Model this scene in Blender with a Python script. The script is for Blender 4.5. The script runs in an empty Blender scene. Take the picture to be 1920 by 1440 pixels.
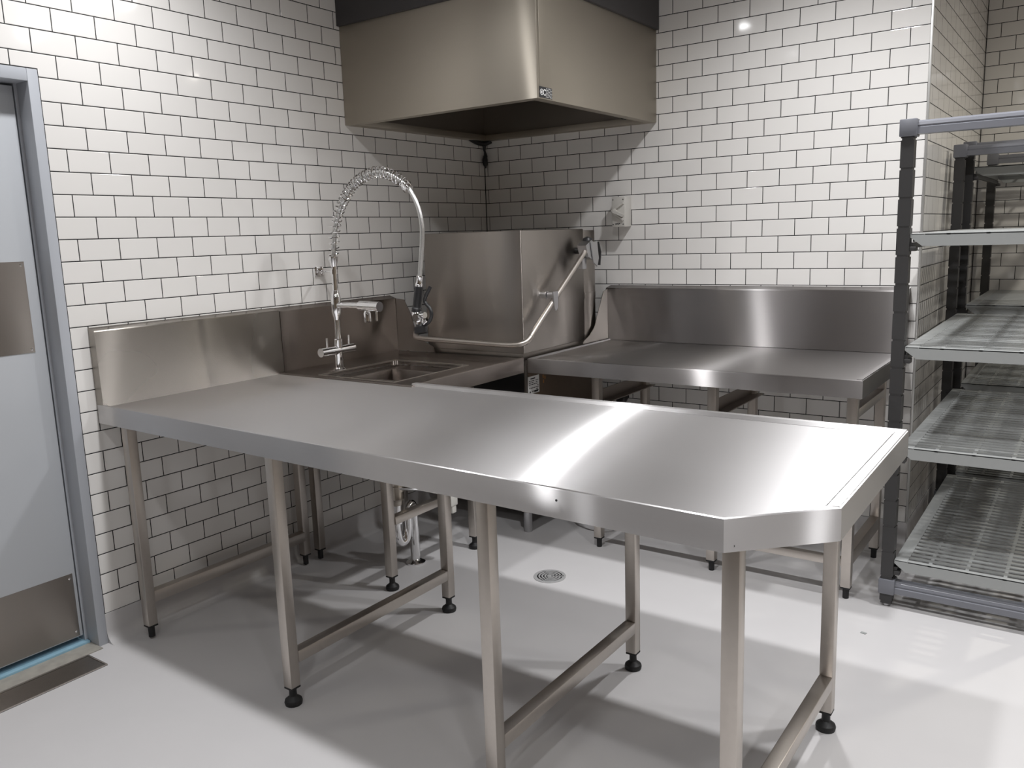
import bpy, bmesh, math, random
from mathutils import Vector, Matrix
random.seed(7)
PI = math.pi
scn = bpy.context.scene
COL = scn.collection

# ------------------------------------------------------------------ materials
def new_mat(name):
    m = bpy.data.materials.new(name); m.use_nodes = True
    nt = m.node_tree; b = nt.nodes['Principled BSDF']
    return m, nt, b

def plain(name, col, rough=.5, metal=0., noise=0., nscale=40., bump=0., spec=.5):
    m, nt, b = new_mat(name)
    b.inputs['Base Color'].default_value = (*col, 1)
    b.inputs['Roughness'].default_value = rough
    b.inputs['Metallic'].default_value = metal
    b.inputs['Specular IOR Level'].default_value = spec
    if noise or bump:
        g = nt.nodes.new('ShaderNodeNewGeometry')
        n = nt.nodes.new('ShaderNodeTexNoise'); n.inputs['Scale'].default_value = nscale; n.inputs['Detail'].default_value = 4
        nt.links.new(g.outputs['Position'], n.inputs['Vector'])
        if noise:
            mx = nt.nodes.new('ShaderNodeMix'); mx.data_type = 'RGBA'
            mx.inputs['A'].default_value = (*[c * (1 - noise) for c in col], 1)
            mx.inputs['B'].default_value = (*[min(1, c * (1 + noise)) for c in col], 1)
            nt.links.new(n.outputs['Fac'], mx.inputs['Factor']); nt.links.new(mx.outputs['Result'], b.inputs['Base Color'])
        if bump:
            bp = nt.nodes.new('ShaderNodeBump'); bp.inputs['Strength'].default_value = bump; bp.inputs['Distance'].default_value = .002
            nt.links.new(n.outputs['Fac'], bp.inputs['Height']); nt.links.new(bp.outputs['Normal'], b.inputs['Normal'])
    return m

def steel(name, col=(.52, .50, .485), rough=.24, top='y', soft=.27, soft_rough=.31, aniso=.9, lobes=((0, .25), (.35, .13), (-.35, .13), (.8, .14), (-.8, .14))):
    """brushed stainless steel: the grain runs level round the sides and along one axis on top.
    The flanks of the scratches lean across the grain, so several sharp lobes are fanned across it."""
    m, nt, b = new_mat(name); N = nt.nodes; L = nt.links
    out = [n for n in N if n.type == 'OUTPUT_MATERIAL'][0]
    b.inputs['Metallic'].default_value = 1; b.inputs['Anisotropic'].default_value = aniso
    g = N.new('ShaderNodeNewGeometry')
    sp = N.new('ShaderNodeSeparateXYZ'); L.new(g.outputs['True Normal'], sp.inputs[0])
    ab = N.new('ShaderNodeMath'); ab.operation = 'ABSOLUTE'; L.new(sp.outputs['Z'], ab.inputs[0])
    gt = N.new('ShaderNodeMath'); gt.operation = 'GREATER_THAN'; gt.inputs[1].default_value = .7; L.new(ab.outputs[0], gt.inputs[0])
    mx = N.new('ShaderNodeMix'); mx.data_type = 'VECTOR'
    mx.inputs['A'].default_value = (0, 0, 1)
    mx.inputs['B'].default_value = (0, 1, 0) if top == 'y' else (1, 0, 0)
    L.new(gt.outputs[0], mx.inputs['Factor']); T = mx.outputs['Result']
    # worn patches in the finish, fine grain in the colour
    n1 = N.new('ShaderNodeTexNoise'); n1.inputs['Scale'].default_value = 3.2; n1.inputs['Detail'].default_value = 1
    L.new(g.outputs['Position'], n1.inputs['Vector'])
    mp = N.new('ShaderNodeMapping'); mp.inputs['Scale'].default_value = (6, 260, 260) if top == 'y' else (260, 6, 260)
    L.new(g.outputs['Position'], mp.inputs['Vector'])
    n2 = N.new('ShaderNodeTexNoise'); n2.inputs['Scale'].default_value = 1; n2.inputs['Detail'].default_value = 2
    L.new(mp.outputs[0], n2.inputs['Vector'])
    def spread(r_, v_):
        mr = N.new('ShaderNodeMapRange'); mr.inputs['From Min'].default_value = .25; mr.inputs['From Max'].default_value = .75
        mr.inputs['To Min'].default_value = r_ - v_; mr.inputs['To Max'].default_value = r_ + v_
        L.new(n1.outputs['Fac'], mr.inputs['Value']); return mr.outputs[0]
    L.new(spread(soft_rough, .012), b.inputs['Roughness']); rs = rough
    mc = N.new('ShaderNodeMix'); mc.data_type = 'RGBA'
    mc.inputs['A'].default_value = (*[c * .985 for c in col], 1); mc.inputs['B'].default_value = (*[c * 1.015 for c in col], 1)
    L.new(n2.outputs['Fac'], mc.inputs['Factor'])
    L.new(T, b.inputs['Tangent']); L.new(mc.outputs['Result'], b.inputs['Base Color'])
    acc, tot = b.outputs[0], soft
    for lean, wgt in lobes:
        gl = N.new('ShaderNodeBsdfAnisotropic'); gl.distribution = 'GGX'
        gl.inputs['Anisotropy'].default_value = -.8
        gl.inputs['Roughness'].default_value = rs; L.new(mc.outputs['Result'], gl.inputs['Color']); L.new(T, gl.inputs['Tangent'])
        nrm = g.outputs['Normal']
        if lean:
            vm = N.new('ShaderNodeVectorMath'); vm.operation = 'SCALE'; L.new(T, vm.inputs[0]); vm.inputs['Scale'].default_value = lean
            va = N.new('ShaderNodeVectorMath'); va.operation = 'ADD'; L.new(nrm, va.inputs[0]); L.new(vm.outputs[0], va.inputs[1])
            vn = N.new('ShaderNodeVectorMath'); vn.operation = 'NORMALIZE'; L.new(va.outputs[0], vn.inputs[0]); nrm = vn.outputs[0]
        L.new(nrm, gl.inputs['Normal'])
        tot += wgt
        ms = N.new('ShaderNodeMixShader'); ms.inputs[0].default_value = wgt / tot
        L.new(acc, ms.inputs[1]); L.new(gl.outputs[0], ms.inputs[2]); acc = ms.outputs[0]
    L.new(acc, out.inputs['Surface'])
    return m

TW, TH, TZ = .15327, .077, .114
def tile_mat():
    m, nt, b = new_mat('white_brick_tile'); N = nt.nodes; L = nt.links
    def math_(op, a, bb=None, c=None):
        n = N.new('ShaderNodeMath'); n.operation = op
        for i, v in enumerate((a, bb, c)):
            if v is None: continue
            if isinstance(v, (int, float)): n.inputs[i].default_value = v
            else: L.new(v, n.inputs[i])
        return n.outputs[0]
    g = N.new('ShaderNodeNewGeometry')
    p = N.new('ShaderNodeSeparateXYZ'); L.new(g.outputs['Position'], p.inputs[0])
    nn = N.new('ShaderNodeSeparateXYZ'); L.new(g.outputs['True Normal'], nn.inputs[0])
    side = math_('GREATER_THAN', math_('ABSOLUTE', nn.outputs['X']), .5)
    uy = math_('ADD', p.outputs['Y'], .05186 + TW / 2)
    ux = math_('ADD', p.outputs['X'], -.02225 + TW / 2)
    u = math_('ADD', math_('MULTIPLY', uy, side), math_('MULTIPLY', ux, math_('SUBTRACT', 1, side)))
    v = math_('SUBTRACT', p.outputs['Z'], TZ)
    cb = N.new('ShaderNodeCombineXYZ'); L.new(u, cb.inputs[0]); L.new(v, cb.inputs[1])
    br = N.new('ShaderNodeTexBrick'); br.offset = .5; br.offset_frequency = 2; br.squash = 1
    L.new(cb.outputs[0], br.inputs['Vector'])
    br.inputs['Scale'].default_value = 1; br.inputs['Brick Width'].default_value = TW; br.inputs['Row Height'].default_value = TH
    br.inputs['Mortar Size'].default_value = .0018; br.inputs['Mortar Smooth'].default_value = 0
    br.inputs['Color1'].default_value = (.785, .77, .745, 1); br.inputs['Color2'].default_value = (.76, .745, .72, 1)
    br.inputs['Mortar'].default_value = (.009, .009, .010, 1); br.inputs['Bias'].default_value = 0
    L.new(br.outputs['Color'], b.inputs['Base Color'])
    mr = N.new('ShaderNodeMapRange'); mr.inputs['To Min'].default_value = .07; mr.inputs['To Max'].default_value = .7
    L.new(br.outputs['Fac'], mr.inputs['Value']); L.new(mr.outputs[0], b.inputs['Roughness'])
    b2 = N.new('ShaderNodeTexBrick'); b2.offset = .5; b2.offset_frequency = 2
    L.new(cb.outputs[0], b2.inputs['Vector']); b2.inputs['Scale'].default_value = 1
    b2.inputs['Brick Width'].default_value = TW; b2.inputs['Row Height'].default_value = TH
    b2.inputs['Mortar Size'].default_value = .0045; b2.inputs['Mortar Smooth'].default_value = 1
    ns = N.new('ShaderNodeTexNoise'); ns.inputs['Scale'].default_value = 9; ns.inputs['Detail'].default_value = 1
    L.new(cb.outputs[0], ns.inputs['Vector'])
    h = math_('MULTIPLY_ADD', ns.outputs['Fac'], .35, math_('SUBTRACT', 1, b2.outputs['Fac']))
    bp = N.new('ShaderNodeBump'); bp.inputs['Strength'].default_value = .6; bp.inputs['Distance'].default_value = .0012
    L.new(h, bp.inputs['Height']); L.new(bp.outputs['Normal'], b.inputs['Normal'])
    return m

M = dict(
    tile=tile_mat(),
    floor=plain('epoxy_floor', (.55, .54, .54), .42, noise=.035, nscale=5, bump=.05),
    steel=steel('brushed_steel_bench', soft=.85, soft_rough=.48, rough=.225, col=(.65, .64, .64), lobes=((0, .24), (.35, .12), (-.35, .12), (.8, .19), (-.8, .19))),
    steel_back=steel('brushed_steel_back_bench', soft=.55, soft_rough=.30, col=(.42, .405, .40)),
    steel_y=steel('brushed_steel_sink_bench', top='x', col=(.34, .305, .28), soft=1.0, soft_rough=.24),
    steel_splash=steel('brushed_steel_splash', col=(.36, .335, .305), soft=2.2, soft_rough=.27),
    steel_hood=steel('brushed_steel_canopy', col=(.48, .44, .375), soft=1.8, soft_rough=.50, aniso=.55, rough=.30),
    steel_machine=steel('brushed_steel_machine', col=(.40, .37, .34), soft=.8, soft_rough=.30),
    steel_dark=plain('steel_inside_canopy', (.34, .31, .28), .4, 1),  # darker steel: shade of the unlit interior put into the colour
    tube=plain('steel_tube', (.54, .50, .46), .36, 1, noise=.05, nscale=60),
    tube_dark=plain('steel_angle', (.36, .32, .29), .42, 1),
    chrome=plain('chrome', (.86, .86, .87), .06, 1),
    chrome_soft=plain('braided_steel', (.62, .62, .61), .28, 1, noise=.25, nscale=400, bump=.6),
    nickel=plain('grey_zinc', (.55, .55, .56), .35, 1),
    black=plain('black_plastic', (.012, .012, .013), .38),
    black_panel=plain('black_panel', (.015, .014, .014), .5),
    rubber=plain('black_rubber', (.01, .01, .011), .55),
    bulkhead=plain('grey_paint', (.040, .037, .038), .6, noise=.04),
    ceiling=plain('ceiling_paint', (.24, .21, .18), .8),
    roomwall=plain('plain_wall_paint', (.50, .42, .33), .7, noise=.04, nscale=3),
    door=plain('white_door_paint', (.48, .50, .525), .4),
    frame=plain('pale_grey_frame_paint', (.42, .44, .475), .4),
    blue_film=plain('pale_blue_strip', (.27, .45, .56), .45, noise=.15, nscale=30),
    thresh=plain('worn_threshold', (.33, .315, .28), .5, noise=.3, nscale=25, bump=.3),
    trim=plain('aluminium_trim', (.62, .62, .60), .35, .9),
    caulk=plain('black_sealant', (.012, .012, .013), .6),
    post=plain('dark_grey_shelf_post', (.034, .033, .033), .45),
    rail=plain('grey_shelf_rail', (.16, .165, .185), .34),
    shelf=plain('light_grey_shelf_plastic', (.31, .32, .315), .38),
    white=plain('white_plastic', (.62, .61, .57), .3),
    greyplastic=plain('grey_switch_plastic', (.55, .535, .50), .35),
    paper=plain('white_label', (.75, .75, .74), .6),
    ink=plain('dark_print', (.02, .02, .022), .6),
    orange=plain('orange_brown_mark', (.30, .13, .035), .6),
    brown=plain('brown_side_panel', (.105, .075, .052), .5, noise=.15, nscale=20),
    blue=plain('blue_tube', (.01, .055, .11), .25),
    grate=plain('satin_drain_metal', (.62, .62, .62), .5, .6),
    brass=plain('dull_brass', (.46, .42, .37), .3, 1),
)

# ------------------------------------------------------------------ mesh builder
class MB:
    def __init__(s): s.bm = bmesh.new()
    def box(s, x0, x1, y0, y1, z0, z1, bev=0, mi=0):
        r = bmesh.ops.create_cube(s.bm, size=1)
        vs = r['verts']
        for v in vs:
            v.co = Vector((x0 + (v.co.x + .5) * (x1 - x0), y0 + (v.co.y + .5) * (y1 - y0), z0 + (v.co.z + .5) * (z1 - z0)))
        fs = list({f for v in vs for f in v.link_faces})
        for f in fs: f.material_index = mi
        if bev:
            es = list({e for v in vs for e in v.link_edges})
            r = bmesh.ops.bevel(s.bm, geom=es, offset=bev, segments=2, profile=.5, affect='EDGES')
            for f in r['faces']: f.material_index = mi
        return s
    def prism(s, pts, vec, mi=0):
        """polygon (3-D points in one plane) pushed along vec"""
        vec = Vector(vec)
        a = [s.bm.verts.new(Vector(p)) for p in pts]; b = [s.bm.verts.new(Vector(p) + vec) for p in pts]
        n = len(pts); fs = [s.bm.faces.new(a), s.bm.faces.new(list(reversed(b)))]
        for i in range(n): fs.append(s.bm.faces.new((a[i], b[i], b[(i + 1) % n], a[(i + 1) % n])))
        for f in fs: f.material_index = mi
        bmesh.ops.recalc_face_normals(s.bm, faces=fs)
        return s
    def tube(s, pts, r, seg=12, mi=0, caps=True, radii=None):
        pts = [Vector(p) for p in pts]; n = len(pts); rings = []; up = None
        if (radii and max(radii) or r) > .004: seg = max(seg, 18)
        for i, p in enumerate(pts):
            t = (pts[min(i + 1, n - 1)] - pts[max(i - 1, 0)]).normalized()
            if up is None:
                up = Vector((0, 0, 1)) if abs(t.z) < .9 else Vector((1, 0, 0))
            up = (up - t * up.dot(t)).normalized(); w = t.cross(up)
            rr = radii[i] if radii else r
            rings.append([s.bm.verts.new(p + (up * math.cos(2 * PI * k / seg) + w * math.sin(2 * PI * k / seg)) * rr) for k in range(seg)])
        fs = []
        for i in range(n - 1):
            for k in range(seg):
                fs.append(s.bm.faces.new((rings[i][k], rings[i][(k + 1) % seg], rings[i + 1][(k + 1) % seg], rings[i + 1][k])))
        if caps:
            fs.append(s.bm.faces.new(list(reversed(rings[0])))); fs.append(s.bm.faces.new(rings[-1]))
        for f in fs: f.material_index = mi
        return s
    def lathe(s, base, axis, prof, seg=20, mi=0):
        """profile [(distance along axis, radius)]"""
        axis = Vector(axis).normalized(); base = Vector(base)
        if max(q[1] for q in prof) > .006: seg = max(seg, 20)
        up = Vector((0, 0, 1)) if abs(axis.z) < .9 else Vector((1, 0, 0))
        up = (up - axis * up.dot(axis)).normalized(); w = axis.cross(up); rings = []; fs = []
        for d, r in prof:
            c = base + axis * d
            rings.append([s.bm.verts.new(c + (up * math.cos(2 * PI * k / seg) + w * math.sin(2 * PI * k / seg)) * max(r, 1e-5)) for k in range(seg)])
        for i in range(len(prof) - 1):
            for k in range(seg):
                fs.append(s.bm.faces.new((rings[i][k], rings[i][(k + 1) % seg], rings[i + 1][(k + 1) % seg], rings[i + 1][k])))
        fs.append(s.bm.faces.new(list(reversed(rings[0])))); fs.append(s.bm.faces.new(rings[-1]))
        for f in fs: f.material_index = mi
        return s
    def sweep(s, path, prof, mi=0, closed=False):
        """profile [(inset to the left of the path, z)] carried along a level path with mitred corners"""
        P = [Vector((p[0], p[1], 0)) for p in path]; n = len(P); rows = []
        for i in range(n):
            a = P[i - 1] if (i > 0 or closed) else None; c = P[(i + 1) % n] if (i < n - 1 or closed) else None
            d1 = (P[i] - a).normalized() if a else None; d2 = (c - P[i]).normalized() if c else None
            d1 = d1 or d2; d2 = d2 or d1
            n1 = Vector((-d1.y, d1.x, 0)); n2 = Vector((-d2.y, d2.x, 0))
            mit = (n1 + n2).normalized(); mit = mit / max(.2, mit.dot(n1))
            rows.append([s.bm.verts.new(Vector((P[i].x + mit.x * o, P[i].y + mit.y * o, z))) for o, z in prof])
        fs = []; k = len(prof)
        for i in range(n if closed else n - 1):
            A, B = rows[i], rows[(i + 1) % n]
            for j in range(k): fs.append(s.bm.faces.new((A[j], B[j], B[(j + 1) % k], A[(j + 1) % k])))
        if not closed:
            fs.append(s.bm.faces.new(rows[0])); fs.append(s.bm.faces.new(list(reversed(rows[-1]))))
        for f in fs: f.material_index = mi
        bmesh.ops.recalc_face_normals(s.bm, faces=fs)
        return s
    def build(s, name, mats, parent=None, smooth=True, angle=25):
        if not isinstance(mats, (list, tuple)): mats = [mats]
        me = bpy.data.meshes.new(name)
        if parent is not None:
            off = parent; o_ = Vector((0, 0, 0))
            while off is not None: o_ += off.location; off = off.parent
            bmesh.ops.translate(s.bm, verts=s.bm.verts, vec=-o_)
        bmesh.ops.recalc_face_normals(s.bm, faces=s.bm.faces)
        s.bm.to_mesh(me); s.bm.free()
        for m in mats: me.materials.append(m)
        if smooth:
            me.polygons.foreach_set('use_smooth', [True] * len(me.polygons))
            me.set_sharp_from_angle(angle=math.radians(angle))
        o = bpy.data.objects.new(name, me); COL.objects.link(o)
        if parent is not None: o.parent = parent
        return o

def thing(name, label, cat, loc, group=None, kind=None):
    o = bpy.data.objects.new(name, None); COL.objects.link(o); o.location = loc; o.empty_display_size = .1
    if label: o['label'] = label
    if cat: o['category'] = cat
    if group: o['group'] = group
    if kind: o['kind'] = kind
    return o
def tag(o, label, cat, group=None):
    o['label'] = label; o['category'] = cat
    if group: o['group'] = group
    return o
def struct(mb, name, mat, **k):
    o = mb.build(name, mat, **k); o['kind'] = 'structure'; return o

def catmull(P, n=8):
    P = [Vector(p) for p in P]; out = []
    for i in range(len(P) - 1):
        p0, p1, p2, p3 = P[max(i - 1, 0)], P[i], P[i + 1], P[min(i + 2, len(P) - 1)]
        for k in range(n):
            t = k / n
            out.append(.5 * ((2 * p1) + (-p0 + p2) * t + (2 * p0 - 5 * p1 + 4 * p2 - p3) * t * t + (-p0 + 3 * p1 - 3 * p2 + p3) * t ** 3))
    out.append(P[-1]); return out

# ------------------------------------------------------------------ the room
XE, YF, ZC, YA = 6.6, -8.0, 3.0, 1.80        # far right, behind the camera, ceiling, alcove back
DY0, DY1, DZ = -3.56, -2.497, 2.063           # door opening in the left wall
struct(MB().box(-.4, XE, YF, YA + .1, -.1, 0), 'floor', M['floor'])
struct(MB().box(-.4, XE, YF, YA + .1, ZC, ZC + .1), 'ceiling', M['ceiling'])
w = MB().box(-.15, 0, DY1, .12, 0, ZC).box(-.15, 0, DY0, DY1, DZ, ZC).box(-.15, 0, YF, DY0, 0, ZC)
struct(w, 'wall_left', M['tile'])
struct(MB().box(0, 2.325, 0, .12, 0, ZC), 'wall_back', M['tile'])
struct(MB().box(2.205, 2.325, .12, YA, 0, ZC), 'wall_return', M['tile'])
struct(MB().box(2.205, XE, YA, YA + .1, 0, ZC), 'wall_alcove', M['tile'])
struct(MB().box(XE, XE + .1, YF, YA + .1, 0, ZC), 'wall_right', M['roomwall'])
struct(MB().box(-.4, XE, YF - .1, YF, 0, ZC), 'wall_front', M['roomwall'])
# coved skirting: floor coating swept up the walls to the first tile
def cove(r=.045, h=TZ):
    pts = [(0, 0), (r + .012, 0)] + [(.004 + r * (1 - math.sin(a)), .0 + r * (1 - math.cos(a))) for a in [PI / 2 * k / 7 for k in range(8)]] + [(.004, h), (0, h)]
    # concave quarter circle from the floor (far from the wall) up to the wall
    q = [(.004 + r - r * math.sin(a), r - r * math.cos(a)) for a in [PI / 2 * k / 8 for k in range(9)]]
    return [(0, 0)] + q + [(.004, h), (0, h)]
struct(MB().sweep([(0, 0), (0, DY1)], cove()), 'baseboard_left', M['floor'], angle=60)
struct(MB().sweep([(2.325, 0), (0, 0)], cove()), 'baseboard_back', M['floor'], angle=60)
struct(MB().sweep([(2.325, YA), (2.325, 0)], [(-o, z) for o, z in cove()][::1]) if False else MB().sweep([(2.325, YA), (2.325, 0)], cove()), 'baseboard_return', M['floor'], angle=60)
struct(MB().sweep([(XE, YA), (2.325, YA)], cove()), 'baseboard_alcove', M['floor'], angle=60)
# corner trims and sealant lines
struct(MB().box(2.321, 2.331, -.004, .007, TZ, ZC, .001), 'trim_1', M['trim'])
struct(MB().box(0, .0035, -.0035, 0, TZ, ZC), 'trim_2', M['caulk'])
struct(MB().box(2.325, 2.3285, YA - .0035, YA, TZ, ZC), 'trim_3', M['caulk'])
struct(MB().box(-.002, .0012, DY1, DY1 + .0035, TZ, DZ + .003).box(-.002, .0012, DY0, DY1, DZ, DZ + .0035), 'trim_4', M['caulk'])

# door in the left wall
dr = thing('door_1', None, None, (0, DY1, 0), kind='structure')
fr = MB()
fr.box(-.14, .006, DY1 - .036, DY1 - .0005, 0, DZ - .001, .002)
fr.box(-.14, .006, DY0, DY1 - .036, DZ - .042, DZ - .001, .002)
fr.box(-.14, .006, DY0 + .001, DY0 + .036, 0, DZ - .042, .002)
fr.box(-.14, -.072, DY1 - .047, DY1 - .036, 0, DZ - .042)
fr.build('door_frame', M['frame'], dr)
leaf_y1 = DY1 - .052
lf = MB().box(-.115, -.07, DY0 + .04, leaf_y1, .035, DZ - .050, .003).build('door_leaf', M['door'], dr)
pp = MB().box(-.07, -.0685, DY0 + .10, leaf_y1 - .038, 1.115, 1.43).build('push_plate', M['steel_machine'], lf)
kp = MB().box(-.07, -.0685, DY0 + .06, leaf_y1 - .012, .04, .285).build('kick_plate', M['steel_machine'], lf)
sc = MB()
for yy, zz in ((leaf_y1 - .05, 1.127), (leaf_y1 - .05, 1.418), (leaf_y1 - .024, .06), (leaf_y1 - .024, .268)):
    sc.lathe((-.0686, yy, zz), (1, 0, 0), [(0, .0045), (.0012, .0045), (.002, .002)], 10)
sc.build('plate_screw', M['chrome'], lf)
MB().box(-.15, -.052, DY0 + .04, DY1 - .037, .0, .012, .001).build('threshold_strip', M['blue_film'], dr)
MB().box(-.052, .032, DY0 + .04, DY1 - .036, .0, .004).build('threshold', M['thresh'], dr)

# dark bulkhead above the canopy
struct(MB().box(0, 1.10, -1.107, 0, 2.44, ZC, .002), 'trim_5', M['bulkhead'])

# ------------------------------------------------------------------ square tube legs with feet
def leg(parent, x, y, ztop, s=.038, zfoot=0., foot='disc'):
    zb = zfoot + (.062 if foot == 'disc' else .048)
    h = s / 2
    l = MB().box(x - h, x + h, y - h, y + h, zb, ztop, .003).build('leg', M['tube'], parent)
    f = MB()
    f.box(x - h * .97, x + h * .97, y - h * .97, y + h * .97, zb - .006, zb, .001)
    if foot == 'disc':
        f.lathe((x, y, zfoot), (0, 0, 1), [(0, .027), (.010, .029), (.017, .027), (.024, .018), (.029, .0125), (.046, .012), (zb - zfoot - .006, .014)], 20)
    else:
        f.lathe((x, y, zfoot), (0, 0, 1), [(0, .012), (zb - zfoot - .005, .0125)], 14)
    f.build('foot', M['rubber'], l)
    return l
def rail(parent, x0, x1, y0, y1, z0, z1, name='cross_rail', mat='tube'):
    return MB().box(x0, x1, y0, y1, z0, z1, .003).build(name, M[mat], parent)

def apron_profile(zt, zb, w, drop):
    """outer skirt, softly folded top edge, flat rim and the step down to the deck"""
    return [(0, zb), (0, zt - .005), (.0012, zt - .0018), (.005, zt), (w * .75, zt), (w, zt - drop), (w, zt - drop - .012), (.012, zt - drop - .012), (.012, zb)]

# ------------------------------------------------------------------ 1. peninsula bench
ZT = .907
pb = thing('work_bench', 'long stainless steel peninsula bench with a clipped corner in the foreground', 'bench', (1.25, -2.0, 0))
near = [(.008, -2.432), (2.407, -2.504), (2.584, -2.327)]
tb = MB()
deck = [(.008, -2.43), (2.406, -2.502), (2.582, -2.326), (2.574, -1.58), (.812, -1.58), (.812, -1.63), (.008, -1.63)]
tb.prism([(x, y, .876) for x, y in deck], (0, 0, .022))
tb.sweep([(.008, -2.432), (2.407, -2.504), (2.584, -2.327), (2.576, -1.578), (.80, -1.578)], apron_profile(.9065, .836, .010, .006))
tb.sweep([(2.584, -2.327), (2.576, -1.578), (.80, -1.578)], [(.004, .909), (.026, .909), (.036, .8995), (.036, .893), (.004, .893)])
tb.build('tabletop', M['steel'], pb)
SX = .045
sp = MB().prism([(.0015, -2.43, .836), (SX - .012, -2.43, .836), (SX, -2.43, .91), (SX - .004, -2.43, 1.172), (SX - .006, -2.43, 1.176), (.002, -2.43, 1.186)], (0, .83, 0))
sp.build('splashback', M['steel_splash'], pb)
for x, yn, yf, zf in ((.115, -2.385, -1.60, .022), (.94, -2.405, -1.612, 0), (1.765, -2.425, -1.635, 0), (2.405, -2.44, -1.655, 0)):
    if x < .2:
        leg(pb, x, yn, .876, zfoot=zf * .4, foot='stub'); leg(pb, .064, yf + .02, .876, zfoot=.006, foot='stub')
        rail(pb, .058, .096, yn + .019, yf + .001, .125, .170)
    else:
        leg(pb, x, yn, .876); leg(pb, x, yf, .876)
        rail(pb, x - .019, x + .019, yn + .019, yf - .019, .138, .178)
for x, z in ((2.015, .878), (2.421, .848)):
    y = -2.4323 + (x - .008) * (-.072 / 2.399) if x < 2.407 else -2.488
    MB().lathe((x, y + .0006, z), (0, -1, 0), [(0, .003), (.0012, .003)], 8).build('rivet', M['ink'], pb)

# ------------------------------------------------------------------ 2. sink bench
sb = thing('sink_bench', 'stainless steel sink bench in the corner between the peninsula and the dishwasher', 'bench', (.4, -1.24, 0))
B0, B1, Y0, Y1 = .27, .70, -1.60, -1.125     # bowl recess
t = MB()
zt, zb = .905, .886
t.box(.045, B0, -1.628, -.858, zb, zt).box(B1, .818, -1.628, -.858, zb, zt)
t.box(B0, B1, -1.628, Y0, zb, zt).box(B0, B1, Y1, -.858, zb, zt)
t.sweep([(.822, -1.576), (.822, -.858)], apron_profile(.910, .84, .016, .006))
t.box(.045, .81, -.872, -.858, .84, .9)
t.box(.001, .05, -1.6, -.858, .84, .9)
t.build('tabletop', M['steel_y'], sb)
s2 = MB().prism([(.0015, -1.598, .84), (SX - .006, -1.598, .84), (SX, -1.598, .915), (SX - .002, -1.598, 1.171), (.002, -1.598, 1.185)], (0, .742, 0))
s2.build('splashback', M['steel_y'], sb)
g = MB().prism([(SX, -.859, .906), (SX, -.859, 1.17), (.10, -.859, 1.165), (.137, -.859, 1.10), (.160, -.859, 1.03), (.185, -.859, .985), (.222, -.859, .957), (.283, -.859, .931), (.287, -.859, .906)], (0, .003, 0))
g.build('end_plate', M['steel_machine'], sb)
bw = MB()
# recess walls, ledge, guide bars, deep bowl
z1 = .884; d = .012
bw.box(B0 - .001, B0 + d, Y0, Y1, .70, z1).box(B1 - d, B1 + .001, Y0, Y1, .70, z1)
bw.box(B0, B1, Y0 - .001, Y0 + d, .70, z1).box(B0, B1, Y1 - d, Y1 + .001, .70, z1)
bw.box(B0, B1, Y0, Y1, .63, .70)
for cx, cy in ((B0, Y0), (B0, Y1), (B1, Y0), (B1, Y1)):
    r = .035; sx = 1 if cx == B0 else -1; sy = 1 if cy == Y0 else -1
    arc = [(cx + sx * (r - r * math.cos(a)), cy + sy * (r - r * math.sin(a))) for a in [PI / 2 * k / 6 for k in range(7)]]
    bw.prism([(cx, cy, .70)] + [(x, y, .70) for x, y in arc], (0, 0, .203))
bw.build('sink_bowl', M['steel_y'], sb)
MB().sweep([(B0, Y0), (B1, Y0), (B1, Y1), (B0, Y1)], [(-.004, .9045), (-.004, .9068), (.003, .9062), (.003, .90)], closed=True).build('sink_edge_glint', M['tube'], sb)  # added lip of lighter steel stands in for the highlight along the edges
gb = MB()
zi, zj = .868, .888
gb.box(.625, .645, Y0 + d, Y1 - d, zi - .05, zj, .002).box(.352, .372, Y0 + d, Y1 - d, zi - .05, zj, .002)
gb.box(.372, .625, -1.505, -1.49, zi - .05, zj, .002).box(.372, .625, -1.262, -1.247, zi - .05, zj, .002)
gb.build('rack_guide', M['steel_y'], sb)
for x, y in ((.60, -1.575), (.612, -1.015)): leg(sb, x, y, .88)
for x, y in ((.075, -1.50), (.075, -.92)): leg(sb, x, y, .88, zfoot=.008, foot='stub')
rail(sb, .585, .623, -1.556, -1.034, .283, .318)

# ------------------------------------------------------------------ 3. back bench
bb = thing('outlet_bench', 'stainless steel bench with tall splashback along the back wall beside the shelving', 'bench', (1.56, -.42, 0))
t = MB()
t.prism([(x, y, .876) for x, y in ((.834, -.843), (2.293, -.843), (2.293, -.012), (.834, -.012))], (0, 0, .022))
t.sweep([(.832, -.012), (.832, -.845), (2.295, -.845), (2.295, -.012)], apron_profile(.906, .838, .010, .006))
t.sweep([(2.295, -.838), (2.295, -.012)], [(.004, .9085), (.022, .9085), (.028, .899), (.028, .893), (.004, .893)])
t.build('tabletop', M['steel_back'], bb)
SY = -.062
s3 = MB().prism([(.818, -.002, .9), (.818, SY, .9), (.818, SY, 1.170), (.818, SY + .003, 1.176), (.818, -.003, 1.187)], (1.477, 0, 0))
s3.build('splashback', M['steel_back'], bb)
g = MB().prism([(.824, SY, .906), (.824, SY, 1.17), (.824, -.105, 1.16), (.824, -.16, 1.06), (.824, -.20, .985), (.824, -.255, .945), (.824, -.315, .922), (.824, -.325, .906)], (.003, 0, 0))
g.build('end_plate', M['steel_machine'], bb)
for x in (1.115, 1.672, 2.232):
    leg(bb, x, -.70, .88, foot='stub'); leg(bb, x, -.205, .88, foot='stub')
    if x < 2:
        a = MB()
        a.box(x - .004, x, -.681, -.224, .70, .752).box(x - .004, x + .048, -.681, -.186, .696, .700)
        a.build('angle_rail', M['tube_dark'], bb)
    else:
        rail(bb, x - .019, x + .019, -.681, -.224, .732, .768)
    rail(bb, x - .019, x + .019, -.681, -.224, .138, .196)
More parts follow.
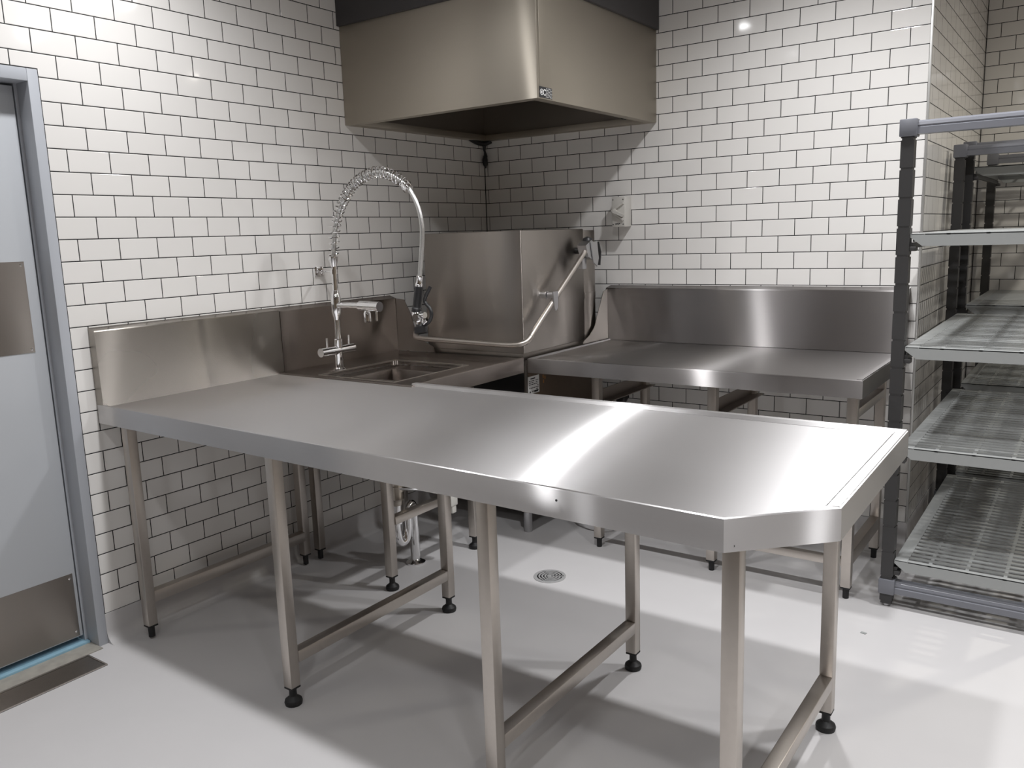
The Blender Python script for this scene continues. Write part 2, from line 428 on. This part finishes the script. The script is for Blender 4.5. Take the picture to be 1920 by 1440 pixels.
rail(bb, 1.134, 1.653, -.716, -.684, .132, .166, 'long_rail'); rail(bb, 1.691, 2.213, -.716, -.684, .132, .166, 'long_rail')

# ------------------------------------------------------------------ 4. hood dishwasher
dw = thing('dishwasher', 'stainless steel lift-hood dishwasher in the corner under the canopy', 'dishwasher', (.48, -.45, 0))
h = MB()
h.box(.235, .815, -.845, -.285, .925, 1.487, .004)
h.build('wash_hood', M['steel_machine'], dw)
MB().box(.25, .806, -.84, -.29, .895, .925, .002).build('hood_seal', M['steel_dark'], dw)
c = MB().box(.25, .812, -.284, -.165, .86, 1.48, .003).box(.806, .8145, -.282, -.168, 1.135, 1.165, .001)
c.build('rear_column', M['steel_machine'], dw)
MB().box(.12, .79, -.70, -.12, .17, .895, .003).build('base', M['black_panel'], dw)
sd = MB().box(.79, .797, -.79, -.13, .17, .86, .001).build('side_panel', M['brown'], dw)
MB().box(.786, .7955, -.812, -.79, .17, .89, .001).build('corner_upright', M['steel_machine'], dw)
lab = MB().box(.797, .7982, -.795, -.70, .722, .806).build('rating_label', M['paper'], dw)
pr = MB()
pr.box(.7982, .7987, -.775, -.735, .792, .797)
rr = random.Random(3)
for k in range(7):
    y = -.788
    z = .782 - k * .0085
    while y < -.715:
        l = rr.uniform(.006, .02)
        if rr.random() < .75: pr.box(.7982, .7987, y, min(y + l, -.708), z, z + .0035)
        y += l + .004
pr.box(.7982, .7987, -.745, -.712, .727, .736); pr.box(.7982, .7987, -.785, -.775, .727, .735)
pr.build('printed_lines', M['ink'], lab)
om = MB()
for k, (y, z) in enumerate(((-.672, .805), (-.658, .80), (-.668, .782), (-.652, .775), (-.666, .758))):
    om.box(.797, .7976, y, y + .010, z, z + .016)
om.build('orange_mark', M['orange'], sd)
lg = MB().box(.685, .731, -.721, -.675, .105, .20, .002).build('leg', M['tube'], dw)
MB().lathe((.708, -.698, 0), (0, 0, 1), [(0, .018), (.012, .021), (.10, .021), (.108, .023)], 20).build('foot', M['nickel'], lg)
lg = MB().box(.17, .216, -.19, -.144, .105, .20, .002).build('leg', M['tube'], dw)
MB().lathe((.193, -.167, 0), (0, 0, 1), [(0, .018), (.012, .021), (.10, .021), (.108, .023)], 20).build('foot', M['nickel'], lg)
# lifting handle bent round the front
hp = [(.196, -.50, 1.30), (.200, -.80, 1.085), (.203, -.875, 1.03), (.208, -.905, 1.0), (.226, -.922, .985), (.27, -.925, .981)]
hp2 = [(.76, -.925, .974), (.80, -.925, .975), (.845, -.922, .980), (.872, -.905, .992), (.880, -.875, 1.018), (.880, -.84, 1.046), (.880, -.36, 1.392)]
path = catmull(hp, 6) + [Vector((.4, -.925, .979)), Vector((.6, -.925, .976))] + catmull(hp2, 6)
hd = MB().tube(path, .0125, 14).build('lift_handle', M['tube'], dw)
k = MB()
k.tube([(.812, -.69, 1.185), (.850, -.69, 1.185)], .014, 14).tube([(.846, -.69, 1.185), (.852, -.69, 1.185)], .018, 14)
k.tube([(.856, -.69, 1.185), (.893, -.69, 1.185)], .0145, 14)
k.prism([(.890, -.712, 1.202), (.890, -.668, 1.202), (.890, -.672, 1.125), (.890, -.69, 1.112), (.890, -.70, 1.125)], (.007, 0, 0))
k.build('handle_bracket', M['nickel'], dw)
pv = MB()
pv.prism([(.845, -.40, 1.405), (.845, -.345, 1.43), (.845, -.285, 1.41), (.845, -.275, 1.35), (.845, -.335, 1.335), (.845, -.375, 1.35)], (.05, 0, 0))
pv.prism([(.897, -.36, 1.42), (.897, -.30, 1.425), (.897, -.285, 1.34), (.897, -.30, 1.30), (.897, -.335, 1.32)], (.006, 0, 0))
pv.box(.85, .875, -.40, -.36, 1.29, 1.345, .003)
pv.build('pivot_bracket', M['nickel'], dw)
pc = MB()
pc.lathe((.862, -.325, 1.41), (0, 0, 1), [(0, .026), (.018, .028), (.032, .02), (.038, .004)], 16)
pc.tube([(.89, -.275, 1.42), (.895, -.262, 1.37), (.893, -.27, 1.305)], .009, 10)
pc.build('pivot_cap', M['black'], dw)
MB().tube([(.812, -.36, 1.38), (.86, -.36, 1.38)], .016, 12).build('pivot_pin', M['black'], dw)

# ------------------------------------------------------------------ 5. pre-rinse tap
tp = thing('pre_rinse_tap', 'tall chrome pre-rinse tap with coil spring and spray gun over the sink', 'tap', (.236, -1.449, ZT))
TX, TY = .236, -1.449
b = MB()
b.lathe((TX, TY, .904), (0, 0, 1), [(0, .030), (.006, .030), (.010, .022), (.012, .0185), (.135, .0185), (.138, .016)], 22)
b.tube([(TX, TY - .105, .992), (TX, TY + .088, .992)], .0195, 20)
b.build('tap_body', M['chrome'], tp)
for y in (TY - .066, TY + .064):
    l = MB().tube([(TX, y, 1.008), (TX, y, 1.052)], .0048, 10).build('lever', M['chrome'], tp)
r = MB()
r.tube([(TX + .002, TY, 1.04), (TX + .006, TY, 1.395)], .0125, 16)
r.lathe((TX + .003, TY, 1.125), (0, 0, 1), [(0, .0125), (.02, .018), (.032, .0215), (.10, .0215), (.105, .0195), (.13, .0135)], 20)
r.lathe((TX + .005, TY, 1.355), (0, 0, 1), [(0, .0125), (.03, .02), (.045, .021)], 16)
r.build('riser', M['chrome'], tp)
s = MB()
s.tube([(TX + .004, TY, 1.19), (.40, TY, 1.19)], .0135, 16)
s.tube([(.385, TY, 1.19), (.495, TY, 1.188)], .021, 20).lathe((.494, TY, 1.188), (1, 0, 0), [(0, .0215), (.006, .0215)], 20)
s.lathe((.425, TY, 1.17), (0, 0, -1), [(0, .011), (.012, .0165), (.045, .0165), (.05, .013)], 16)
s.tube([(.480, TY, 1.17), (.480, TY, 1.128)], .0048, 10)
s.build('spout', M['chrome'], tp)
wb = MB()
wb.box(.001, .006, -1.345, -1.295, 1.308, 1.352, .001)
wb.lathe((.006, -1.318, 1.332), (1, -.5, 0), [(0, .013), (.012, .013), (.013, .006), (.255, .006)], 12)
wb.lathe((TX + .004, TY, 1.325), (0, 0, 1), [(0, .017), (.02, .017)], 16)
wb.build('wall_bracket', M['chrome'], tp)
hosep = [(TX + .006, TY, 1.395), (.250, TY, 1.448), (.264, TY, 1.515), (.29, TY, 1.582), (.334, TY, 1.641), (.399, TY, 1.697), (.479, TY, 1.730), (.545, TY, 1.736), (.611, TY, 1.718), (.665, TY, 1.688), (.702, TY, 1.655), (.731, TY, 1.610), (.748, TY, 1.565), (.756, TY, 1.51), (.752, TY, 1.448), (.741, TY, 1.375), (.731, TY, 1.311)]
hp = catmull(hosep, 10)
MB().tube(hp, .0095, 12).build('hose', M['chrome_soft'], tp)
# coil spring round the hose
coil = []
sub = hp[:100]; L = [0]
for i in range(1, len(sub)): L.append(L[-1] + (sub[i] - sub[i - 1]).length)
tot = L[-1]
def at_len(d):
    for i in range(1, len(L)):
        if L[i] >= d:
            f = (d - L[i - 1]) / (L[i] - L[i - 1]); p = sub[i - 1].lerp(sub[i], f); t = (sub[i] - sub[i - 1]).normalized(); return p, t
    return sub[-1], (sub[-1] - sub[-2]).normalized()
NT = 33; steps = NT * 14
ph = 0
for q in range(steps + 1):
    f = q / steps
    # tight at both ends, open over the bend
    dd = tot * (f + .035 * math.sin(2 * PI * f))
    p, t = at_len(min(max(dd, 0), tot))
    n = Vector((0, 1, 0)); w_ = t.cross(n).normalized()
    a = 2 * PI * NT * f
    coil.append(p + (n * math.cos(a) + w_ * math.sin(a)) * .0215)
MB().tube(coil, .0026, 6).build('coil_spring', M['chrome'], tp)
MB().tube([at_len(tot - .03)[0], at_len(tot)[0]], .0195, 16).build('spring_collar', M['chrome'], tp)
gx = .705
sg = MB()
sg.lathe((.732, TY, 1.318), (-.22, 0, -1), [(0, .011), (.004, .014), (.012, .012), (.03, .013), (.034, .015), (.044, .015)], 16)
sg.build('hose_coupling', M['chrome'], tp)
gh = MB()
gh.lathe((.724, TY, 1.275), (-.19, 0, -1), [(0, .0165), (.004, .0175), (.085, .018), (.09, .021), (.105, .021)], 18)
gh.lathe((.720, TY, 1.112), (.12, 0, -1), [(-.014, .014), (-.002, .020), (.0, .0275), (.024, .0275), (.028, .02)], 22)
gh.build('gun_handle', M['black'], tp)
gv = MB()
gv.lathe((.703, TY, 1.173), (.3, 0, -1), [(0, .019), (.012, .024), (.03, .024), (.045, .016), (.062, .016)], 18)
gv.tube([(.70, TY, 1.156), (.752, TY - .004, 1.160)], .0125, 14)
gv.tube([(.742, TY, 1.124), (.760, TY, 1.140)], .009, 10)
gv.tube([(.722, TY - .02, 1.151), (.722, TY - .030, 1.151)], .016, 16)
gv.build('gun_valve', M['chrome'], tp)
lv = catmull([(.737, TY, 1.12), (.765, TY, 1.130), (.783, TY, 1.160), (.775, TY, 1.188), (.752, TY, 1.212), (.757, TY, 1.235), (.783, TY, 1.272)], 6)
MB().tube(lv, .0075, 10).build('gun_lever', M['black'], tp)

# ------------------------------------------------------------------ 6. extraction canopy
eh = thing('extraction_canopy', 'square brushed steel extraction canopy hanging in the corner over the dishwasher', 'extraction hood', (.54, -.55, 2.0))
X1, Yh, Zb, Zt = 1.085, -1.092, 2.0, 2.44
cn = MB()
cn.box(.001, X1, Yh, Yh + .02, Zb, Zt, .002).box(X1 - .02, X1, Yh + .02, -.001, Zb, Zt, .002)
cn.build('canopy_skirt', M['steel_hood'], eh)
li = MB()
li.box(.001, .055, Yh + .02, -.001, Zb, Zb + .03, .001).box(.055, X1 - .02, -.055, -.001, Zb, Zb + .03, .001)
li.box(.055, X1 - .02, Yh + .02, Yh + .045, Zb, Zb + .012, .001).box(X1 - .045, X1 - .02, Yh + .045, -.055, Zb, Zb + .012, .001)
li.build('drip_gutter', M['steel_hood'], eh)
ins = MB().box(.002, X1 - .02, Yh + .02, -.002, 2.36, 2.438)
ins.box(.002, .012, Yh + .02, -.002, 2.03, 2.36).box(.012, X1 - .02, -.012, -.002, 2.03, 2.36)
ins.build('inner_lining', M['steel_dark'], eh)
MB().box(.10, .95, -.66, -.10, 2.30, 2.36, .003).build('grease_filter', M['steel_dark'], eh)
# small emblem plate on the corner
bd = MB().box(X1, X1 + .0012, -1.079, -.985, 2.005, 2.047).build('badge', M['ink'], eh)
bm_ = MB(); xx = X1 + .0012
for i in range(9):
    for j in range(6):
        if (i + j) % 2 == 0:
            bm_.box(xx, xx + .0005, -1.032 + i * .0051, -1.0285 + i * .0051, 2.008 + j * .0064, 2.0122 + j * .0064)
for r0, r1, a0, a1, cy, cz in ((.0085, .0125, .2, 1.8, -1.040, 2.026), (.009, .012, 0, 2, -1.063, 2.026)):
    n = 18
    for q in range(n):
        p, p2 = PI * (a0 + (a1 - a0) * q / n), PI * (a0 + (a1 - a0) * (q + 1) / n)
        bm_.prism([(xx, cy + r0 * math.cos(p), cz + r0 * math.sin(p)), (xx, cy + r1 * math.cos(p), cz + r1 * math.sin(p)), (xx, cy + r1 * math.cos(p2), cz + r1 * math.sin(p2)), (xx, cy + r0 * math.cos(p2), cz + r0 * math.sin(p2))], (.0005, 0, 0))
bm_.box(xx, xx + .0005, -1.067, -1.059, 2.021, 2.031)
bm_.build('badge_pattern', M['paper'], bd)
for x, y, z in ((.94, -.06, 2.035),):
    MB().lathe((x, y, z), (0, -1, 0), [(0, .012), (.03, .012), (.032, .008)], 12).build('drain_plug', M['black'], eh)

# ------------------------------------------------------------------ 7. small things on the walls and under the benches
cb = MB()
cb.tube(catmull([(.010, -.16, 2.015), (.02, -.10, 1.992), (.03, -.05, 1.985), (.045, -.03, 1.99), (.065, -.018, 2.0)], 6), .013, 10)
cb.tube(catmull([(.03, -.035, 2.0), (.024, -.03, 1.955), (.03, -.028, 1.93), (.028, -.028, 1.915)], 6), .013, 10, radii=[.016 - .010 * abs(math.sin(k * .17)) for k in range(19)])
cb.tube(catmull([(.028, -.028, 1.92), (.024, -.026, 1.90), (.024, -.025, 1.87), (.026, -.024, 1.852)], 6), .012, 10, radii=[.005 + .010 * math.sin(PI * min(1, (k + 1) / 17)) for k in range(19)])
tag(cb.build('loose_cable', M['rubber']), 'black taped cable tail dangling in the corner under the canopy', 'cable')

iso = thing('isolator_switch', 'grey plastic isolator switch box on the tiled back wall right of the dishwasher', 'switch', (.903, 0, 1.565))
MB().box(.866, .941, -.076, -.001, 1.492, 1.645, .003).build('switch_box', M['greyplastic'], iso)
sv = MB()
yv = -.076
def bar(a, c, wd, t0=.010):
    a = Vector((a[0], yv, a[1])); c = Vector((c[0], yv, c[1])); dn = (c - a).normalized(); nn = Vector((-dn.z, 0, dn.x)) * wd / 2
    sv.prism([a - nn, c - nn, c + nn, a + nn], (0, -t0, 0))
bar((.868, 1.572), (.936, 1.612), .008); bar((.868, 1.568), (.936, 1.525), .008)
bar((.880, 1.572), (.936, 1.548), .014, .018)
sv.lathe((.886, yv, 1.572), (0, -1, 0), [(0, .013), (.014, .012), (.016, .006)], 16)
sv.build('switch_lever', M['greyplastic'], iso)
for x in (.874, .932):
    for z in (1.505, 1.63): MB().lathe((x, yv, z), (0, -1, 0), [(0, .003), (.001, .003)], 8).build('screw', M['ink'], iso)
ss = MB()
for q in range(4): ss.box(.888 + q * .007, .893 + q * .007, yv - .0006, yv, 1.503 + (q % 2) * .002, 1.511)
ss.build('switch_marking', M['ink'], iso)

wt = thing('waste_trap', 'chrome waste trap and floor pipe standing under the sink bench', 'pipe', (.49, -1.301, 0))
v = MB().lathe((.475, -1.39, .63), (0, 0, -1), [(-.02, .05), (.10, .05), (.10, .030), (.18, .030), (.182, .038), (.235, .038), (.237, .044), (.262, .044), (.264, .036), (.30, .036), (.31, .028), (.33, .024)], 22)
v.build('waste_coupling', M['brass'], wt)
pth = catmull([(.475, -1.39, .31), (.472, -1.392, .255), (.470, -1.395, .20), (.474, -1.388, .145), (.480, -1.372, .122), (.485, -1.352, .135), (.488, -1.340, .18), (.489, -1.338, .235), (.490, -1.328, .272), (.490, -1.314, .283), (.490, -1.303, .268), (.490, -1.301, .22), (.490, -1.301, .002)], 6)
MB().tube(pth, .0215, 18).build('trap_pipe', M['chrome'], wt)
MB().lathe((.490, -1.301, 0), (0, 0, 1), [(0, .044), (.007, .044), (.011, .039), (.014, .031), (.019, .0245), (.021, .0225)], 28).build('floor_flange', M['chrome'], wt)
MB().tube([(.472, -1.392, .215), (.472, -1.392, .235)], .027, 18).build('trap_nut', M['chrome'], wt)

wl = thing('waste_lever', 'white waste valve with a thin lever rod under the sink bench', 'valve', (.62, -1.2, .3))
q = MB().box(.634, .654, -1.225, -1.178, .27, .325, .004).box(.63, .65, -1.215, -1.185, .235, .28, .004).box(.632, .652, -1.222, -1.208, .32, .345, .003)
q.build('valve_body', M['white'], wl)
MB().tube([(.507, -1.41, .385), (.58, -1.33, .368), (.64, -1.20, .315)], .005, 8).build('lever_rod', M['nickel'], wl)
MB().lathe((.56, -1.30, .37), (0, 0, 1), [(0, .018), (.035, .018), (.036, .012)], 12).build('lever_knob', M['brass'], wl)
bh = MB().tube(catmull([(.808, -.44, .30), (.83, -.48, .13), (.885, -.52, .055), (.94, -.545, .040), (.99, -.555, .046), (1.04, -.56, .075), (1.07, -.54, .16), (1.08, -.50, .26)], 6), .006, 10)
tag(bh.build('blue_hose', M['blue']), 'thin blue water hose looping above the floor between dishwasher and back bench', 'hose')
kn = MB().lathe((.905, -.001, .585), (0, -1, 0), [(0, .015), (.035, .015), (.036, .026), (.05, .030), (.075, .028), (.08, .018)], 12)
tag(kn.build('wall_valve', M['black']), 'black knobbed water valve on the wall under the back bench', 'valve')

# floor drains
fd = thing('floor_drain', 'round chrome floor drain with ring slots in the middle of the floor', 'drain', (1.105, -1.124, 0))
MB().lathe((1.105, -1.124, 0), (0, 0, 1), [(0, .066), (.0012, .066)], 32).build('drain_pit', M['black'], fd)
dg = MB()
for r0, r1 in ((.0, .011), (.017, .0235), (.030, .0365), (.043, .0495), (.056, .070)):
    n = 40
    if r0 == 0:
        dg.lathe((1.105, -1.124, .001), (0, 0, 1), [(0, r1), (.003, r1)], 20); continue
    for i in range(n):
        a, a2 = 2 * PI * i / n, 2 * PI * (i + 1) / n
        dg.prism([(1.105 + r * math.cos(t_), -1.124 + r * math.sin(t_), .001) for r, t_ in ((r0, a), (r1, a), (r1, a2), (r0, a2))], (0, 0, .003))
for k in range(3):
    a = PI / 6 + k * 2 * PI / 3
    d_ = Vector((math.cos(a), math.sin(a), 0)); n_ = Vector((-d_.y, d_.x, 0)) * .004; c_ = Vector((1.105, -1.124, .001))
    dg.prism([c_ + d_ * .008 - n_, c_ + d_ * .06 - n_, c_ + d_ * .06 + n_, c_ + d_ * .008 + n_], (0, 0, .003))
dg.build('drain_grate', M['grate'], fd)

sd_ = thing('strip_drain', 'long steel grated strip drain in the floor along the door', 'drain', (.10, -3.0, 0))
SX0, SX1, SY0, SY1 = .040, .168, -3.56, -2.592
MB().box(SX0, SX1, SY0, SY1, .0, .0015).build('drain_pit', M['black'], sd_)
f = MB().box(SX0, SX0 + .006, SY0, SY1, 0, .006, .001).box(SX1 - .005, SX1, SY0, SY1, 0, .006, .001)
f.box(SX0 + .006, SX1 - .005, SY1 - .006, SY1, 0, .006, .001).box(SX0 + .006, SX1 - .005, SY0, SY0 + .006, 0, .006, .001)
f.build('drain_frame', M['tube'], sd_)
gr = MB()
for i in range(24):
    x = SX0 + .010 + i * .0047
    gr.box(x, x + .0028, SY0 + .007, SY1 - .008, .001, .004)
gr.build('drain_grating', M['tube'], sd_)
pscrap = MB().prism([(2.350, -.98, .0008), (2.368, -.985, .0008), (2.372, -.972, .0008), (2.352, -.968, .0008)], (0, 0, .0012))
tag(pscrap.build('paper_scrap', M['shelf']), 'tiny scrap of paper on the floor in front of the shelving', 'paper')

# ------------------------------------------------------------------ 8. shelving
def post(parent, x0, x1, y0, y1, ztop):
    p = MB(); z = .045
    p.box(x0 + .0035, x1 - .0035, y0 + .0008, y1 - .0008, .012, ztop - .005)
    zz = .02
    step = .102
    while zz < ztop - .02:
        p.box(x0, x1, y0, y1, zz + .004, min(zz + step - .004, ztop - .01))
        zz += step
    o = p.build('post', M['post'], parent)
    MB().lathe(((x0 + x1) / 2, (y0 + y1) / 2, 0), (0, 0, 1), [(0, .014), (.012, .016), (.022, .012)], 14).build('foot', M['nickel'], o)
    return o
def end_rail(parent, x0, x1, y0, y1, z0, z1, name):
    """post caps joined by a rounded rail"""
    r = MB()
    for a, b_ in ((x0 - .006, x0 + .052), (x1 - .052, x1 + .006)):
        r.box(a, b_, y0 - .007, y1 + .007, z0, z1, .004)
    zc = (z0 + z1) / 2; hz = (z1 - z0) / 2 * .78; yc = (y0 + y1) / 2; hy = (y1 - y0) / 2
    prof = []
    for k in range(9):
        a = PI * k / 8
        prof.append((yc - hy * .1 - math.sin(a) * (hy * .85), zc + .004 + math.cos(a) * hz * .62))
    sec = [(0, yc + hy * .8, zc + hz), (0, yc - hy * .35, zc + hz), (0, yc - hy * .72, zc + hz * .72), (0, yc - hy * .86, zc + hz * .3), (0, yc - hy * .80, zc + hz * .05), (0, yc - hy * 1.05, zc - hz * .05), (0, yc - hy * 1.1, zc - hz), (0, yc + hy * .8, zc - hz)]
    r.prism([(x0 + .05, y, z) for _, y, z in sec], (x1 - x0 - .1, 0, 0))
    return r.build(name, M['rail'], parent)
def shelf_grid(parent, x0, x1, y0, y1, z):
    s = MB(); th = .0065
    s.box(x0, x0 + .046, y0, y1, z - th, z, .002); s.box(x1 - .046, x1, y0, y1, z - th, z, .002)
    pitch = .0425; n = int((y1 - y0 - .012) / pitch)
    for i in range(n + 1):
        y = y0 + i * pitch
        s.box(x0 + .046, x1 - .046, y, min(y + .0205, y1), z - th, z, .001)
    nr = 3
    for k in range(nr):
        x = x0 + (x1 - x0) * (k + 1) / (nr + 1)
        s.box(x - .006, x + .006, y0, y1, z - th, z - .0012)
    for yy in (y0, y1 - .006):
        s.prism([(x0, yy, z - .002), (x1, yy, z - .002), (x1, yy, z - .014), (x1 - .04, yy, z - .045), (x0 + .04, yy, z - .045), (x0, yy, z - .014)], (0, .006, 0))
    for xx in (x0 + .003, x1 - .009): s.box(xx, xx + .006, y0 + .03, y1 - .03, z - .03, z - .004)
    return s.build('shelf_grid', M['shelf'], parent)
def shelving(name, label, x0, y0, y1, ztop, levels, width=.58):
    t = thing(name, label, 'shelving', (x0 + width / 2, (y0 + y1) / 2, 0), 'grey plastic shelving units')
    x1 = x0 + width; pw, pd = .044, .046
    for xa in (x0, x1 - pw):
        for ya in (y0, y1 - pd):
            post(t, xa, xa + pw, ya, ya + pd, ztop - .02)
    for ya in (y0, y1 - pd):
        end_rail(t, x0, x1, ya, ya + pd, ztop - .06, ztop, 'top_rail')
        end_rail(t, x0, x1, ya, ya + pd, .052, .112, 'bottom_rail')
    for z in levels:
        shelf_grid(t, x0 + pw + .002, x1 - pw - .002, y0 + .004, y1 - .004, z)
        c = MB()
        for xa, xb in ((x0 + pw, x0 + pw + .022), (x1 - pw - .022, x1 - pw)):
            c.box(xa, xb, y0 + .002, y0 + pd, z - .062, z - .046, .002).box(xa, xb, y1 - pd, y1 - .002, z - .062, z - .046, .002)
            c.box(xa, xa + .012 if xa < (x0 + x1) / 2 else xb, y0 + .01, y1 - .01, z - .052, z - .032)
        c.build('shelf_bracket', M['post'], t)
    return t
u1 = shelving('shelving_unit', 'grey slatted shelving unit in front of the tiled pillar, nearest the benches', 2.358, -.705, .63, 1.822, (.196, .64, 1.018, 1.425))
u2 = shelving('shelving_unit', 'grey slatted shelving unit deep in the tiled alcove, behind the other unit', 2.385, .69, 1.74, 1.84, (.196, .66, 1.055, 1.72))

# ------------------------------------------------------------------ camera and light
cam = bpy.data.cameras.new('camera'); co = bpy.data.objects.new('camera', cam); COL.objects.link(co)
cam.sensor_width = 36; cam.sensor_fit = 'HORIZONTAL'; cam.lens = 1568.693 / 1920 * 36; cam.clip_start = .05
R = Vector((0.81954056, 0.57211898, -0.03214251)); U = Vector((-0.07345648, 0.16052303, 0.98429493)); F = Vector((-0.56829342, 0.80430854, -0.17358098))
co.matrix_world = Matrix(((R.x, U.x, -F.x, 2.97551408), (R.y, U.y, -F.y, -4.00849986), (R.z, U.z, -F.z, 1.46076379), (0, 0, 0, 1)))
scn.camera = co

def spot(x, y, e, z=2.95, size=.055, ang=140, blend=1.0, col=(.985, .985, 1)):
    l = bpy.data.lights.new('downlight', 'SPOT'); l.energy = e; l.color = col; l.shadow_soft_size = size
    l.spot_size = math.radians(ang); l.spot_blend = blend
    o = bpy.data.objects.new('downlight', l); COL.objects.link(o); o.location = (x, y, z)
    # the lit square face of the fitting, seen from the side as well
    f = bpy.data.lights.new('downlight_face', 'AREA'); f.shape = 'SQUARE'; f.size = .10; f.energy = e * .022; f.color = col
    o = bpy.data.objects.new('downlight_face', f); COL.objects.link(o); o.location = (x, y, z - .01)
P = 85
for x, y, k in ((.65, -2.38, .97), (2.02, -2.38, 1), (3.2, -2.38, .85), (2.02, -.9, 1.1), (3.18, -.9, 1.1),
                (.65, -3.65, .12), (2.0, -3.65, .36), (3.2, -3.65, .36), (4.5, -.9, .5), (4.5, -2.38, .35), (4.5, -3.65, .3),
                (2.0, -5.0, .35), (3.2, -5.0, .3), (4.5, -5.0, .3)):  # far right column and rearmost row added to light the unseen room for reflections
    spot(x, y, P * k)
spot(3.7, .8, P * .95, ang=160, col=(1, .95, .84))  # added warm fill lamp, no known fitting, to brighten the alcove
w = bpy.data.worlds.new('world'); scn.world = w; w.use_nodes = True
w.node_tree.nodes['Background'].inputs['Color'].default_value = (.5, .5, .5, 1); w.node_tree.nodes['Background'].inputs['Strength'].default_value = .05

scn.view_settings.view_transform = 'Standard'; scn.view_settings.look = 'None'
scn.view_settings.exposure = .17; scn.view_settings.gamma = 1; scn.view_settings.use_curve_mapping = False
cy = scn.cycles
cy.max_bounces = 10; cy.diffuse_bounces = 6; cy.glossy_bounces = 6; cy.sample_clamp_indirect = 8; cy.use_denoising = True
